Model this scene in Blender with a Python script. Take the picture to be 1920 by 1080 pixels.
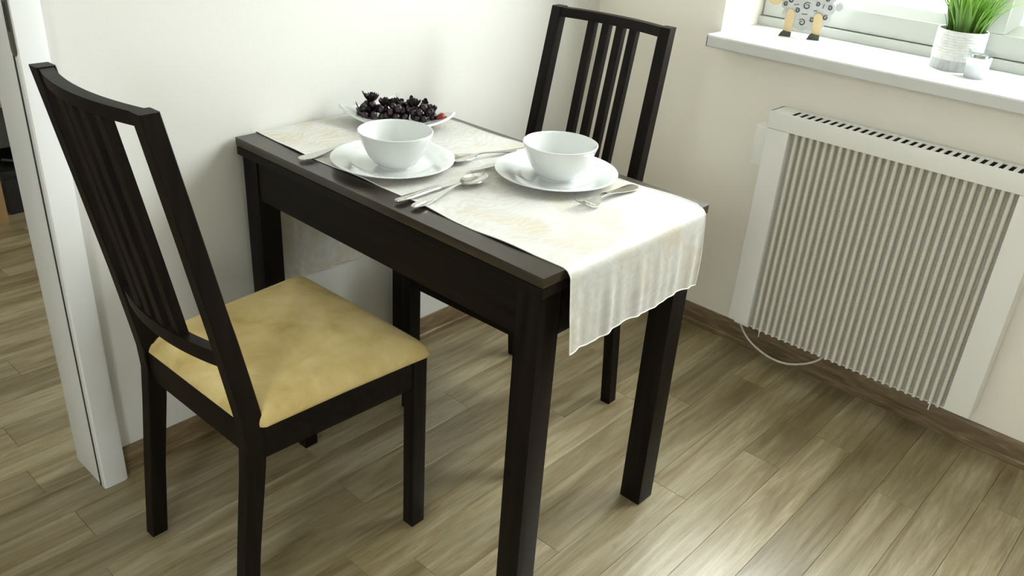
import bpy, bmesh, math, random
from mathutils import Vector, Matrix

for o in list(bpy.data.objects):
    bpy.data.objects.remove(o, do_unlink=True)
scene = bpy.context.scene
COL = scene.collection
R = math.radians

# ------------------------------------------------------------------ camera
cam_d = bpy.data.cameras.new('camera')
cam_d.sensor_width = 36.0
cam_d.lens = 36.0 * 1596.1 / 1920.0
cam_d.clip_start = 0.02
cam = bpy.data.objects.new('camera', cam_d)
COL.objects.link(cam)
cam.location = (-2.2248, -1.6420, 1.3424)
cam.rotation_euler = (1.0919, -0.0630, -0.8255)
scene.camera = cam

# ------------------------------------------------------------------ sky, exposure
world = bpy.data.worlds.new('overcast_sky')
scene.world = world
world.use_nodes = True
bg = world.node_tree.nodes['Background']
# overcast sky: brighter towards the zenith (about 1 : 2.5), pale ground below the horizon
_nt = world.node_tree
_tc = _nt.nodes.new('ShaderNodeTexCoord'); _sx = _nt.nodes.new('ShaderNodeSeparateXYZ')
_mr = _nt.nodes.new('ShaderNodeMapRange'); _cr = _nt.nodes.new('ShaderNodeValToRGB')
_nt.links.new(_tc.outputs['Generated'], _sx.inputs[0]); _nt.links.new(_sx.outputs['Z'], _mr.inputs['Value'])
_mr.inputs['From Min'].default_value = -1.0; _mr.inputs['From Max'].default_value = 1.0
_nt.links.new(_mr.outputs[0], _cr.inputs['Fac'])
for _p, _v, _new in ((0.49, 0.33, False), (0.505, 0.50, True), (1.0, 1.0, False)):
    _e = _cr.color_ramp.elements.new(_p) if _new else _cr.color_ramp.elements[0 if _p < 0.5 else -1]
    _e.position = _p; _e.color = (0.94 * _v, 0.985 * _v, 1.0 * _v, 1)
_nt.links.new(_cr.outputs['Color'], bg.inputs['Color'])
bg.inputs['Strength'].default_value = 24.5
scene.view_settings.view_transform = 'Standard'
scene.view_settings.look = 'None'
scene.view_settings.exposure = 0.36
scene.view_settings.gamma = 1.0
scene.view_settings.use_curve_mapping = False

def portal(name, loc, rot, sx, sy):
    l = bpy.data.lights.new(name, 'AREA')
    l.shape = 'RECTANGLE'; l.size = sx; l.size_y = sy
    l.cycles.is_portal = True
    o = bpy.data.objects.new(name, l); COL.objects.link(o)
    o.location = loc; o.rotation_euler = rot
    return o
# sampling guides in the two window openings (they add no light of their own)
WY0, WY1, WZ0, WZ1 = -0.42, -1.9, 0.90, 2.44         # window opening in the right wall
portal('window_portal', (0.335, (WY0 + WY1) / 2, (WZ0 + WZ1) / 2), (0, R(90), 0), WZ1 - WZ0, WY0 - WY1)
LWY0, LWY1, LWZ0, LWZ1 = -2.20, -1.40, 1.22, 2.08     # fill window added on the opposite (left) side of the room
portal('window_portal', (-3.48, (LWY0 + LWY1) / 2, (LWZ0 + LWZ1) / 2), (0, R(-90), 0), LWZ1 - LWZ0, LWY1 - LWY0)
portal('window_portal', (0.335, 0.95, 1.30), (0, R(90), 0), 0.9, 0.9)

# ------------------------------------------------------------------ materials
MATS = {}
def mat(name, color=(0.8, 0.8, 0.8), rough=0.5, metal=0.0, spec=0.5, build=None, **kw):
    m = bpy.data.materials.new(name); m.use_nodes = True
    nt = m.node_tree; b = nt.nodes['Principled BSDF']
    b.inputs['Base Color'].default_value = (*color, 1)
    b.inputs['Roughness'].default_value = rough
    b.inputs['Metallic'].default_value = metal
    b.inputs['Specular IOR Level'].default_value = spec
    for k, v in kw.items():
        b.inputs[k].default_value = v
    if build: build(nt, b)
    MATS[name] = m
    return m

def N(nt, t, **kw):
    n = nt.nodes.new(t)
    for k, v in kw.items():
        if k in n.inputs: n.inputs[k].default_value = v
        else: setattr(n, k, v)
    return n
def coords(nt, scale=(1, 1, 1), which='Object', rand=False):
    tc = N(nt, 'ShaderNodeTexCoord'); mp = N(nt, 'ShaderNodeMapping')
    mp.inputs['Scale'].default_value = scale
    if rand:
        oi = N(nt, 'ShaderNodeObjectInfo'); mu = N(nt, 'ShaderNodeMath', operation='MULTIPLY')
        nt.links.new(oi.outputs['Random'], mu.inputs[0]); mu.inputs[1].default_value = 37.0
        nt.links.new(mu.outputs[0], mp.inputs['Location'])
    nt.links.new(tc.outputs[which], mp.inputs['Vector'])
    return mp.outputs['Vector']
def ramp(nt, fac, stops):
    r = N(nt, 'ShaderNodeValToRGB'); e = r.color_ramp.elements
    while len(e) < len(stops): e.new(0.5)
    for el, (p, c) in zip(e, stops):
        el.position = p; el.color = (*c, 1) if len(c) == 3 else c
    nt.links.new(fac, r.inputs['Fac']); return r.outputs['Color']
def mixc(nt, a, b, fac, mode='MIX'):
    m = N(nt, 'ShaderNodeMix', data_type='RGBA', blend_type=mode)
    for s, v in ((m.inputs['Factor'], fac), (m.inputs['A'], a), (m.inputs['B'], b)):
        if hasattr(v, 'is_output'): nt.links.new(v, s)
        else: s.default_value = v
    return m.outputs['Result']
def mixA(nt, a, b, fac, mode='MIX'):
    m = N(nt, 'ShaderNodeMix', data_type='RGBA', blend_type=mode)
    ins = [s for s in m.inputs if s.type == 'RGBA']
    f = [s for s in m.inputs if s.type == 'VALUE'][0]
    for s, v in ((f, fac), (ins[0], a), (ins[1], b)):
        if isinstance(v, bpy.types.NodeSocket): nt.links.new(v, s)
        elif isinstance(v, (int, float)): s.default_value = v
        else: s.default_value = (*v, 1)
    return [s for s in m.outputs if s.type == 'RGBA'][0]
def bump(nt, b, h, strength=0.2, dist=0.002):
    n = N(nt, 'ShaderNodeBump'); n.inputs['Strength'].default_value = strength
    n.inputs['Distance'].default_value = dist
    nt.links.new(h, n.inputs['Height']); nt.links.new(n.outputs['Normal'], b.inputs['Normal'])

def b_wall(nt, b):
    v = coords(nt, (1, 1, 1))
    n = N(nt, 'ShaderNodeTexNoise', Scale=240.0, Detail=3.0); nt.links.new(v, n.inputs['Vector'])
    bump(nt, b, n.outputs['Fac'], 0.18, 0.001)
mat('wall_paint_lifted', (0.93, 0.88, 0.775), 0.75, spec=0.25, build=b_wall)  # right wall's colour lightened to make up for its shade
mat('wall_paint_dimmed', (0.70, 0.688, 0.645), 0.75, spec=0.25, build=b_wall)  # back wall's colour darkened to hold back the window light
mat('kitchen_paint', (0.88, 0.85, 0.77), 0.7, spec=0.3)
mat('ceiling_paint', (0.91, 0.895, 0.85), 0.85, spec=0.2)
mat('white_lacquer', (0.78, 0.78, 0.77), 0.32)
mat('window_plastic', (0.50, 0.515, 0.485), 0.35)
mat('sill_plastic', (0.66, 0.66, 0.635), 0.30)
mat('rubber_seal', (0.03, 0.03, 0.026), 0.7)

def b_plank(nt, b):
    oi = N(nt, 'ShaderNodeObjectInfo')
    v = coords(nt, (1, 1, 1), rand=True)
    def noise(scl, sc, det, dis=0.0, rough=0.55):
        mp = N(nt, 'ShaderNodeMapping'); mp.inputs['Scale'].default_value = scl
        nt.links.new(v, mp.inputs['Vector'])
        n = N(nt, 'ShaderNodeTexNoise', Scale=sc, Detail=det, Distortion=dis, Roughness=rough)
        nt.links.new(mp.outputs['Vector'], n.inputs['Vector']); return n.outputs['Fac']
    big = noise((0.9, 9, 1), 2.6, 6.0, 0.9, 0.62)
    fine = noise((3.2, 85, 1), 3.0, 7.0, 0.5, 0.68)
    cloud = noise((1.5, 3.5, 1), 3.2, 4.0, 1.6)
    # cathedral rings in places
    mp = N(nt, 'ShaderNodeMapping'); mp.inputs['Scale'].default_value = (1.4, 12, 1)
    nt.links.new(v, mp.inputs['Vector'])
    w = N(nt, 'ShaderNodeTexWave', wave_type='RINGS', Scale=1.4, Distortion=5.0, Detail=3.0)
    w.inputs['Detail Scale'].default_value = 1.3
    nt.links.new(mp.outputs['Vector'], w.inputs['Vector'])
    base = ramp(nt, big, [(0.26, (0.150, 0.104, 0.044)), (0.44, (0.250, 0.194, 0.100)), (0.60, (0.350, 0.295, 0.182)), (0.78, (0.45, 0.405, 0.29))])
    fg = ramp(nt, fine, [(0.30, (0.66, 0.62, 0.56)), (0.52, (1, 1, 1)), (0.8, (1.06, 1.06, 1.06))])
    c = mixA(nt, base, fg, 0.72, 'MULTIPLY')
    wr = ramp(nt, w.outputs['Fac'], [(0.0, (0.70, 0.66, 0.60)), (0.35, (1, 1, 1)), (1.0, (1.05, 1.05, 1.05))])
    cm = ramp(nt, cloud, [(0.50, (0, 0, 0)), (0.62, (1, 1, 1))])
    cm2 = N(nt, 'ShaderNodeMath', operation='MULTIPLY'); nt.links.new(cm, cm2.inputs[0]); cm2.inputs[1].default_value = 0.65
    c2 = mixA(nt, c, wr, cm2.outputs[0], 'MULTIPLY')
    tone = ramp(nt, oi.outputs['Random'], [(0.0, (0.76, 0.73, 0.67)), (0.5, (0.97, 0.96, 0.94)), (1.0, (1.16, 1.16, 1.16))])
    c3 = mixA(nt, c2, tone, 1.0, 'MULTIPLY')
    nt.links.new(c3, b.inputs['Base Color'])
    rr = ramp(nt, fine, [(0.3, (0.37, 0.37, 0.37)), (0.7, (0.29, 0.29, 0.29))])
    nt.links.new(rr, b.inputs['Roughness'])
    bump(nt, b, fine, 0.12, 0.0006)
mat('plank', (0.5, 0.4, 0.3), 0.4, spec=1.0, build=b_plank)
mat('subfloor', (0.05, 0.04, 0.03), 0.9)

def b_skirt(nt, b):
    v = coords(nt, (9, 9, 60))
    n = N(nt, 'ShaderNodeTexNoise', Scale=1.2, Detail=6.0, Distortion=0.6); nt.links.new(v, n.inputs['Vector'])
    c = ramp(nt, n.outputs['Fac'], [(0.3, (0.105, 0.068, 0.032)), (0.55, (0.19, 0.130, 0.065)), (0.75, (0.28, 0.205, 0.115))])
    nt.links.new(c, b.inputs['Base Color'])
mat('skirting_wood', (0.35, 0.27, 0.18), 0.42, build=b_skirt)

def b_dark(axis):
    def f(nt, b):
        s = {'x': (3, 70, 70), 'y': (70, 3, 70), 'z': (70, 70, 3)}[axis]
        v = coords(nt, s)
        n = N(nt, 'ShaderNodeTexNoise', Scale=1.0, Detail=5.0, Distortion=0.4); nt.links.new(v, n.inputs['Vector'])
        c = ramp(nt, n.outputs['Fac'], [(0.3, (0.0042, 0.0029, 0.0024)), (0.7, (0.0115, 0.0074, 0.0055))])
        nt.links.new(c, b.inputs['Base Color'])
        bump(nt, b, n.outputs['Fac'], 0.10, 0.0006)
    return f
def b_top(nt, b):
    v = coords(nt, (60, 3, 60))
    n = N(nt, 'ShaderNodeTexNoise', Scale=1.0, Detail=5.0, Distortion=0.4); nt.links.new(v, n.inputs['Vector'])
    c = ramp(nt, n.outputs['Fac'], [(0.3, (0.016, 0.010, 0.006)), (0.7, (0.034, 0.023, 0.014))])
    nt.links.new(c, b.inputs['Base Color']); bump(nt, b, n.outputs['Fac'], 0.10, 0.0006)
mat('table_lacquer', (0.012, 0.009, 0.007), 0.30, spec=0.75, build=b_top)
mat('dark_wood', (0.012, 0.009, 0.007), 0.45, spec=0.12, build=b_dark('y'))
mat('dark_wood_upright', (0.012, 0.009, 0.007), 0.45, spec=0.12, build=b_dark('z'))

def b_suede(nt, b):
    v = coords(nt, (1, 1, 1), rand=True)
    n = N(nt, 'ShaderNodeTexNoise', Scale=14.0, Detail=6.0, Distortion=0.35, Roughness=0.58); nt.links.new(v, n.inputs['Vector'])
    f = N(nt, 'ShaderNodeTexNoise', Scale=420.0, Detail=2.0); nt.links.new(v, f.inputs['Vector'])
    c = ramp(nt, n.outputs['Fac'], [(0.26, (0.45, 0.31, 0.105)), (0.44, (0.62, 0.465, 0.19)), (0.66, (0.72, 0.57, 0.27))])
    nt.links.new(c, b.inputs['Base Color'])
    bump(nt, b, f.outputs['Fac'], 0.25, 0.0008)
mat('suede', (0.5, 0.4, 0.2), 0.85, spec=0.15, build=b_suede, **{'Sheen Weight': 0.35, 'Sheen Roughness': 0.5, 'Sheen Tint': (0.8, 0.7, 0.45, 1)})

def b_damask(nt, b):
    v = coords(nt, (1, 1, 1))
    wp = N(nt, 'ShaderNodeTexNoise', Scale=6.0, Detail=2.0); nt.links.new(v, wp.inputs['Vector'])
    add = N(nt, 'ShaderNodeVectorMath', operation='MULTIPLY_ADD')
    nt.links.new(wp.outputs['Color'], add.inputs[0]); add.inputs[1].default_value = (0.16, 0.16, 0.16)
    nt.links.new(v, add.inputs[2])
    w = N(nt, 'ShaderNodeTexWave', wave_type='RINGS', Scale=22.0, Distortion=7.0, Detail=3.0)
    w.inputs['Detail Scale'].default_value = 2.2
    nt.links.new(add.outputs[0], w.inputs['Vector'])
    bl = N(nt, 'ShaderNodeTexNoise', Scale=9.0, Detail=3.0, Distortion=0.7); nt.links.new(v, bl.inputs['Vector'])
    wv = N(nt, 'ShaderNodeTexNoise', Scale=900.0, Detail=1.0); nt.links.new(v, wv.inputs['Vector'])
    pat = ramp(nt, w.outputs['Fac'], [(0.30, (0.555, 0.545, 0.51)), (0.7, (0.525, 0.51, 0.465))])
    warm_refl = ramp(nt, bl.outputs['Fac'], [(0.45, (1, 1, 1)), (0.66, (0.92, 0.83, 0.68))])  # tan patches paint the satin's warm reflections into the cloth
    c = mixA(nt, pat, warm_refl, 0.8, 'MULTIPLY')
    nt.links.new(c, b.inputs['Base Color'])
    rr = ramp(nt, w.outputs['Fac'], [(0.35, (0.36, 0.36, 0.36)), (0.6, (0.55, 0.55, 0.55))])
    nt.links.new(rr, b.inputs['Roughness'])
    bump(nt, b, wv.outputs['Fac'], 0.15, 0.0005)
mat('damask', (0.8, 0.78, 0.72), 0.45, spec=0.45, build=b_damask, **{'Sheen Weight': 0.2})
mat('hem', (0.80, 0.79, 0.74), 0.6)

mat('porcelain', (0.66, 0.675, 0.655), 0.12, spec=0.5, **{'Coat Weight': 0.4, 'Coat Roughness': 0.04})
mat('plate_print', (0.42, 0.44, 0.44), 0.3)
mat('steel', (0.62, 0.61, 0.58), 0.13, metal=1.0)
mat('dark_steel', (0.16, 0.15, 0.13), 0.38, metal=0.8)
def b_grape(nt, b):
    v = coords(nt, (1, 1, 1), rand=True)
    n = N(nt, 'ShaderNodeTexNoise', Scale=60.0, Detail=3.0); nt.links.new(v, n.inputs['Vector'])
    c = ramp(nt, n.outputs['Fac'], [(0.3, (0.006, 0.0018, 0.003)), (0.7, (0.024, 0.009, 0.014))])
    nt.links.new(c, b.inputs['Base Color'])
mat('grape_skin', (0.03, 0.01, 0.015), 0.30, build=b_grape)
mat('dark_leaf', (0.008, 0.005, 0.006), 0.45, spec=0.3)
mat('dark_petal', (0.015, 0.004, 0.006), 0.45, spec=0.35)
mat('stem', (0.03, 0.02, 0.012), 0.7)
def b_straw(nt, b):
    v = coords(nt, (1, 1, 1))
    n = N(nt, 'ShaderNodeTexVoronoi', Scale=240.0); nt.links.new(v, n.inputs['Vector'])
    c = ramp(nt, n.outputs['Distance'], [(0.1, (0.30, 0.09, 0.03)), (0.28, (0.24, 0.016, 0.008))])
    nt.links.new(c, b.inputs['Base Color'])
mat('strawberry_skin', (0.5, 0.03, 0.02), 0.28, build=b_straw)

def b_stone(nt, b):
    v = coords(nt, (1, 1, 1))
    n = N(nt, 'ShaderNodeTexNoise', Scale=260.0, Detail=4.0, Roughness=0.7); nt.links.new(v, n.inputs['Vector'])
    c = ramp(nt, n.outputs['Fac'], [(0.30, (0.40, 0.375, 0.31)), (0.5, (0.56, 0.535, 0.465)), (0.72, (0.63, 0.61, 0.55))])
    nt.links.new(c, b.inputs['Base Color'])
    bump(nt, b, n.outputs['Fac'], 0.9, 0.003)
mat('heater_stone', (0.62, 0.58, 0.48), 0.9, spec=0.2, build=b_stone)
def b_rib(nt, b):
    v = coords(nt, (1, 1, 1), rand=True)
    n = N(nt, 'ShaderNodeTexNoise', Scale=330.0, Detail=4.0, Roughness=0.65); nt.links.new(v, n.inputs['Vector'])
    c = ramp(nt, n.outputs['Fac'], [(0.30, (0.60, 0.565, 0.475)), (0.5, (0.74, 0.705, 0.61)), (0.72, (0.80, 0.775, 0.69))])
    nt.links.new(c, b.inputs['Base Color'])
    bump(nt, b, n.outputs['Fac'], 0.5, 0.0015)
mat('heater_stone_lit', (0.74, 0.7, 0.6), 0.85, spec=0.25, build=b_rib)  # same stone as the plate, lightened so ribs read lit against shaded gaps
mat('heater_white', (0.86, 0.845, 0.80), 0.38)
mat('slot_shade', (0.010, 0.008, 0.006), 0.8, spec=0.1)
mat('cord_plastic', (0.68, 0.64, 0.55), 0.45)
mat('clip_metal', (0.85, 0.85, 0.83), 0.3)

def b_potcer(nt, b):
    v = coords(nt, (1, 1, 1))
    n = N(nt, 'ShaderNodeTexNoise', Scale=90.0, Detail=4.0); nt.links.new(v, n.inputs['Vector'])
    c = ramp(nt, n.outputs['Fac'], [(0.35, (0.62, 0.62, 0.60)), (0.6, (0.72, 0.72, 0.70))])
    nt.links.new(c, b.inputs['Base Color'])
mat('pot_ceramic', (0.7, 0.7, 0.68), 0.5, build=b_potcer)
def b_potgrey(nt, b):
    v = coords(nt, (60, 60, 14))
    n = N(nt, 'ShaderNodeTexNoise', Scale=1.4, Detail=5.0); nt.links.new(v, n.inputs['Vector'])
    c = ramp(nt, n.outputs['Fac'], [(0.35, (0.36, 0.37, 0.37)), (0.65, (0.50, 0.51, 0.51))])
    nt.links.new(c, b.inputs['Base Color'])
mat('pot_band', (0.55, 0.56, 0.56), 0.6, build=b_potgrey)
mat('soil', (0.02, 0.016, 0.01), 0.95)
def b_grass(nt, b):
    oi = N(nt, 'ShaderNodeObjectInfo')
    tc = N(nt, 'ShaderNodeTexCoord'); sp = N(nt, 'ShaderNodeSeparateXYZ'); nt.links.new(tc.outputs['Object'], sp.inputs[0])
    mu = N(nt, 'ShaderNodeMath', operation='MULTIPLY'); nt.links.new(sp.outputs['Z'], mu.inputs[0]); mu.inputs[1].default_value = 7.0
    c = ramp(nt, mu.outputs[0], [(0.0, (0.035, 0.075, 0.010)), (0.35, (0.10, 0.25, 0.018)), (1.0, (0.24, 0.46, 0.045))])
    t = ramp(nt, oi.outputs['Random'], [(0.0, (0.7, 0.75, 0.6)), (1.0, (1.3, 1.2, 1.1))])
    nt.links.new(mixA(nt, c, t, 1.0, 'MULTIPLY'), b.inputs['Base Color'])
mat('grass', (0.15, 0.35, 0.03), 0.38, build=b_grass, **{'Subsurface Weight': 0.0, 'Transmission Weight': 0.0})
mat('wax', (0.80, 0.80, 0.78), 0.5)
mat('black', (0.012, 0.012, 0.012), 0.5)
mat('dark_grey', (0.050, 0.050, 0.048), 0.55)
mat('oak', (0.36, 0.22, 0.10), 0.5)
def b_sheepwool(nt, b):
    v = coords(nt, (1, 1, 1))
    n = N(nt, 'ShaderNodeTexNoise', Scale=50.0, Detail=3.0); nt.links.new(v, n.inputs['Vector'])
    c = ramp(nt, n.outputs['Fac'], [(0.35, (0.42, 0.43, 0.425)), (0.65, (0.50, 0.51, 0.505))])
    nt.links.new(c, b.inputs['Base Color'])
mat('sheep_wool', (0.66, 0.67, 0.66), 0.6, build=b_sheepwool)
mat('sheep_cream', (0.62, 0.48, 0.27), 0.6)
mat('sheep_mark', (0.055, 0.058, 0.055), 0.6)
mat('sheep_hoof', (0.050, 0.050, 0.040), 0.55)
mat('blind_white', (0.80, 0.82, 0.82), 0.45)

def glass_mat(name, tint, rough, fac_glossy, frosted=0.0):
    m = bpy.data.materials.new(name); m.use_nodes = True; nt = m.node_tree
    for n in list(nt.nodes): nt.nodes.remove(n)
    out = N(nt, 'ShaderNodeOutputMaterial'); tr = N(nt, 'ShaderNodeBsdfTransparent'); gl = N(nt, 'ShaderNodeBsdfGlossy')
    tr.inputs['Color'].default_value = (*tint, 1); gl.inputs['Roughness'].default_value = rough
    lf = N(nt, 'ShaderNodeLayerWeight', Blend=0.5); pw = N(nt, 'ShaderNodeMath', operation='POWER'); lw = N(nt, 'ShaderNodeMath', operation='MULTIPLY_ADD')
    nt.links.new(lf.outputs['Facing'], pw.inputs[0]); pw.inputs[1].default_value = 5.0
    nt.links.new(pw.outputs[0], lw.inputs[0]); lw.inputs[1].default_value = 0.6; lw.inputs[2].default_value = 0.03
    mx = N(nt, 'ShaderNodeMixShader')
    nt.links.new(lw.outputs[0], mx.inputs[0]); nt.links.new(tr.outputs[0], mx.inputs[1]); nt.links.new(gl.outputs[0], mx.inputs[2])
    last = mx.outputs[0]
    if frosted > 0:
        tl = N(nt, 'ShaderNodeBsdfTranslucent'); df = N(nt, 'ShaderNodeBsdfDiffuse'); m1 = N(nt, 'ShaderNodeMixShader', Fac=0.45); m2 = N(nt, 'ShaderNodeMixShader', Fac=frosted)
        tl.inputs['Color'].default_value = (0.9, 0.91, 0.92, 1); df.inputs['Color'].default_value = (0.85, 0.86, 0.88, 1)
        nt.links.new(tl.outputs[0], m1.inputs[1]); nt.links.new(df.outputs[0], m1.inputs[2])
        nt.links.new(last, m2.inputs[1]); nt.links.new(m1.outputs[0], m2.inputs[2]); last = m2.outputs[0]
    nt.links.new(last, out.inputs['Surface'])
    MATS[name] = m
glass_mat('pane_glass', (0.97, 0.985, 0.98), 0.0, 0.1)
glass_mat('clear_glass', (0.92, 0.94, 0.95), 0.03, 0.1)
glass_mat('frosted_glass', (0.95, 0.96, 0.97), 0.2, 0.1, 0.9)

# ------------------------------------------------------------------ mesh helpers
class B:
    def __init__(s): s.bm = bmesh.new()
    def _merge(s, t):
        me = bpy.data.meshes.new('t'); t.to_mesh(me); t.free(); s.bm.from_mesh(me); bpy.data.meshes.remove(me)
    def box(s, x0, x1, y0, y1, z0, z1, bev=0.0, seg=2):
        t = bmesh.new()
        vs = [t.verts.new((x, y, z)) for x in (min(x0, x1), max(x0, x1)) for y in (min(y0, y1), max(y0, y1)) for z in (min(z0, z1), max(z0, z1))]
        for f in ((0, 1, 3, 2), (4, 6, 7, 5), (0, 4, 5, 1), (2, 3, 7, 6), (0, 2, 6, 4), (1, 5, 7, 3)):
            t.faces.new([vs[i] for i in f])
        if bev: bmesh.ops.bevel(t, geom=list(t.edges), offset=bev, segments=seg, profile=0.7, affect='EDGES')
        s._merge(t); return s
    def prism(s, pts, z0, z1, bev=0.0):
        """outline in xy extruded along z"""
        t = bmesh.new()
        a = [t.verts.new((x, y, z0)) for x, y in pts]; b = [t.verts.new((x, y, z1)) for x, y in pts]
        t.faces.new(a[::-1]); t.faces.new(b); n = len(pts)
        for i in range(n): t.faces.new((a[i], a[(i + 1) % n], b[(i + 1) % n], b[i]))
        bmesh.ops.recalc_face_normals(t, faces=list(t.faces))
        if bev:
            es = [e for e in t.edges if abs(e.verts[0].co.z - e.verts[1].co.z) < 1e-7]
            bmesh.ops.bevel(t, geom=es, offset=bev, segments=2, profile=0.6, affect='EDGES')
        s._merge(t); return s
    def sweep(s, rings, cap=True):
        """rings: list of equal-length vertex loops"""
        t = bmesh.new(); vr = [[t.verts.new(p) for p in r] for r in rings]; n = len(rings[0])
        for a, b in zip(vr[:-1], vr[1:]):
            for i in range(n): t.faces.new((a[i], a[(i + 1) % n], b[(i + 1) % n], b[i]))
        if cap: t.faces.new(vr[0][::-1]); t.faces.new(vr[-1])
        bmesh.ops.recalc_face_normals(t, faces=list(t.faces))
        s._merge(t); return s
    def tube(s, pts, r, seg=8, cap=True):
        pts = [Vector(p) for p in pts]; rings = []; up = Vector((0, 0, 1))
        for i, p in enumerate(pts):
            d = (pts[min(i + 1, len(pts) - 1)] - pts[max(i - 1, 0)]).normalized()
            u = up if abs(d.dot(up)) < 0.95 else Vector((1, 0, 0))
            a = d.cross(u).normalized(); b = d.cross(a).normalized()
            rr = r[i] if isinstance(r, (list, tuple)) else r
            rings.append([p + rr * (math.cos(k * 2 * math.pi / seg) * a + math.sin(k * 2 * math.pi / seg) * b) for k in range(seg)])
        return s.sweep(rings, cap)
    def lathe(s, prof, seg=48, cx=0, cy=0):
        t = bmesh.new(); vr = []
        for r, z in prof:
            if r < 1e-6: vr.append([t.verts.new((cx, cy, z))])
            else: vr.append([t.verts.new((cx + r * math.cos(k * 2 * math.pi / seg), cy + r * math.sin(k * 2 * math.pi / seg), z)) for k in range(seg)])
        for a, b in zip(vr[:-1], vr[1:]):
            for i in range(seg):
                j = (i + 1) % seg
                if len(a) == 1 and len(b) == 1: continue
                if len(a) == 1: t.faces.new((a[0], b[j], b[i]))
                elif len(b) == 1: t.faces.new((a[i], a[j], b[0]))
                else: t.faces.new((a[i], a[j], b[j], b[i]))
        bmesh.ops.recalc_face_normals(t, faces=list(t.faces))
        s._merge(t); return s
    def grid(s, f, nu, nv):
        t = bmesh.new(); vs = [[t.verts.new(f(i / nu, j / nv)) for j in range(nv + 1)] for i in range(nu + 1)]
        for i in range(nu):
            for j in range(nv): t.faces.new((vs[i][j], vs[i + 1][j], vs[i + 1][j + 1], vs[i][j + 1]))
        s._merge(t); return s
    def solidify(s, th):
        bmesh.ops.recalc_face_normals(s.bm, faces=list(s.bm.faces))
        bmesh.ops.solidify(s.bm, geom=list(s.bm.faces), thickness=th); return s
    def xform(s, M): bmesh.ops.transform(s.bm, matrix=M, verts=list(s.bm.verts)); return s
    def mesh(s, name, m, angle=35):
        me = bpy.data.meshes.new(name); s.bm.to_mesh(me); s.bm.free()
        me.materials.append(MATS[m])
        for p in me.polygons: p.use_smooth = True
        me.set_sharp_from_angle(angle=R(angle)); return me
    def build(s, name, m, parent=None, angle=35): return link(name, s.mesh(name, m, angle), parent)
def link(name, me, parent=None, loc=(0, 0, 0), rz=0.0):
    o = bpy.data.objects.new(name, me); COL.objects.link(o)
    if parent: o.parent = parent
    o.location = loc; o.rotation_euler = (0, 0, rz); return o
def tag(o, label, cat, group=None):
    o['label'] = label; o['category'] = cat
    if group: o['group'] = group
    return o
def empty(name, loc=(0, 0, 0), rz=0.0, label=None, cat=None, group=None):
    o = bpy.data.objects.new(name, None); COL.objects.link(o); o.location = loc; o.rotation_euler = (0, 0, rz)
    o.empty_display_size = 0.05
    if label: tag(o, label, cat, group)
    return o
def struct(o, label=None, cat=None):
    o['kind'] = 'structure'
    if label: tag(o, label, cat)
    return o
def copy_tree(o, parent=None):
    c = o.copy(); COL.objects.link(c); c.parent = parent
    for ch in list(o.children): copy_tree(ch, c)
    return c
def fit_origin(o):
    """move a top-level mesh's origin to the middle of its base"""
    vs = [v.co for v in o.data.vertices]
    c = Vector(((min(v.x for v in vs) + max(v.x for v in vs)) / 2, (min(v.y for v in vs) + max(v.y for v in vs)) / 2, min(v.z for v in vs)))
    o.data.transform(Matrix.Translation(-c)); o.location = c; return o

# ------------------------------------------------------------------ room shell
XL, YN, YF, ZC = -3.35, -3.85, 2.45, 2.60      # left wall, wall behind camera, far wall of next room, ceiling
WX, WT = 0.014, 0.34                            # right wall inner / outer face
WYB, WYB2 = 0.014, 0.115                        # back wall faces
DX0, DX1, DZ = -1.692, -2.49, 2.02              # door opening

fl = struct(B().box(XL, WX, YN, YF, -0.09, -0.006).build('floor', 'subfloor'), 'grey-beige wood plank floor running under the table and chairs', 'floor')
rng = random.Random(5)
PW = 0.1015
KNOWN = {10: -.27, 14: -.213, 8: -.745, 9: -.47, 12: -.37, 7: -.165, 4: -.706, 2: -.864, 0: -1.77, 5: -1.43, 11: -.92, 13: -.80, 6: -.40, 3: -1.3, 1: -.35}
for k in range(-26, 38):
    y1 = -0.04 - PW * k; y0 = y1 - PW
    y0 = max(y0, YN + 0.001); y1 = min(y1, YF - 0.001)
    if y1 - y0 < 0.01: continue
    ln = 0.93
    j = KNOWN.get(k, rng.uniform(-1.0, 0.0))
    if k not in KNOWN and k >= 0: j = -0.1 - ((k * 0.379) % 0.93)
    xs = [WX - 0.001]
    x = j
    while x < WX - 0.15: x += ln
    x -= ln
    while x > XL + 0.12: xs.append(x); x -= ln
    xs.append(XL + 0.001)
    for a, b in zip(xs[:-1], xs[1:]):
        cx, cy = (a + b) / 2, (y0 + y1) / 2
        g = 0.0003
        me = B().box(b - cx + g, a - cx - g, y0 - cy + g, y1 - cy - g, -0.006, 0.0, 0.0005, 1).mesh('plank', 'plank')
        link('plank', me, fl, (cx, cy, 0))

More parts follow.
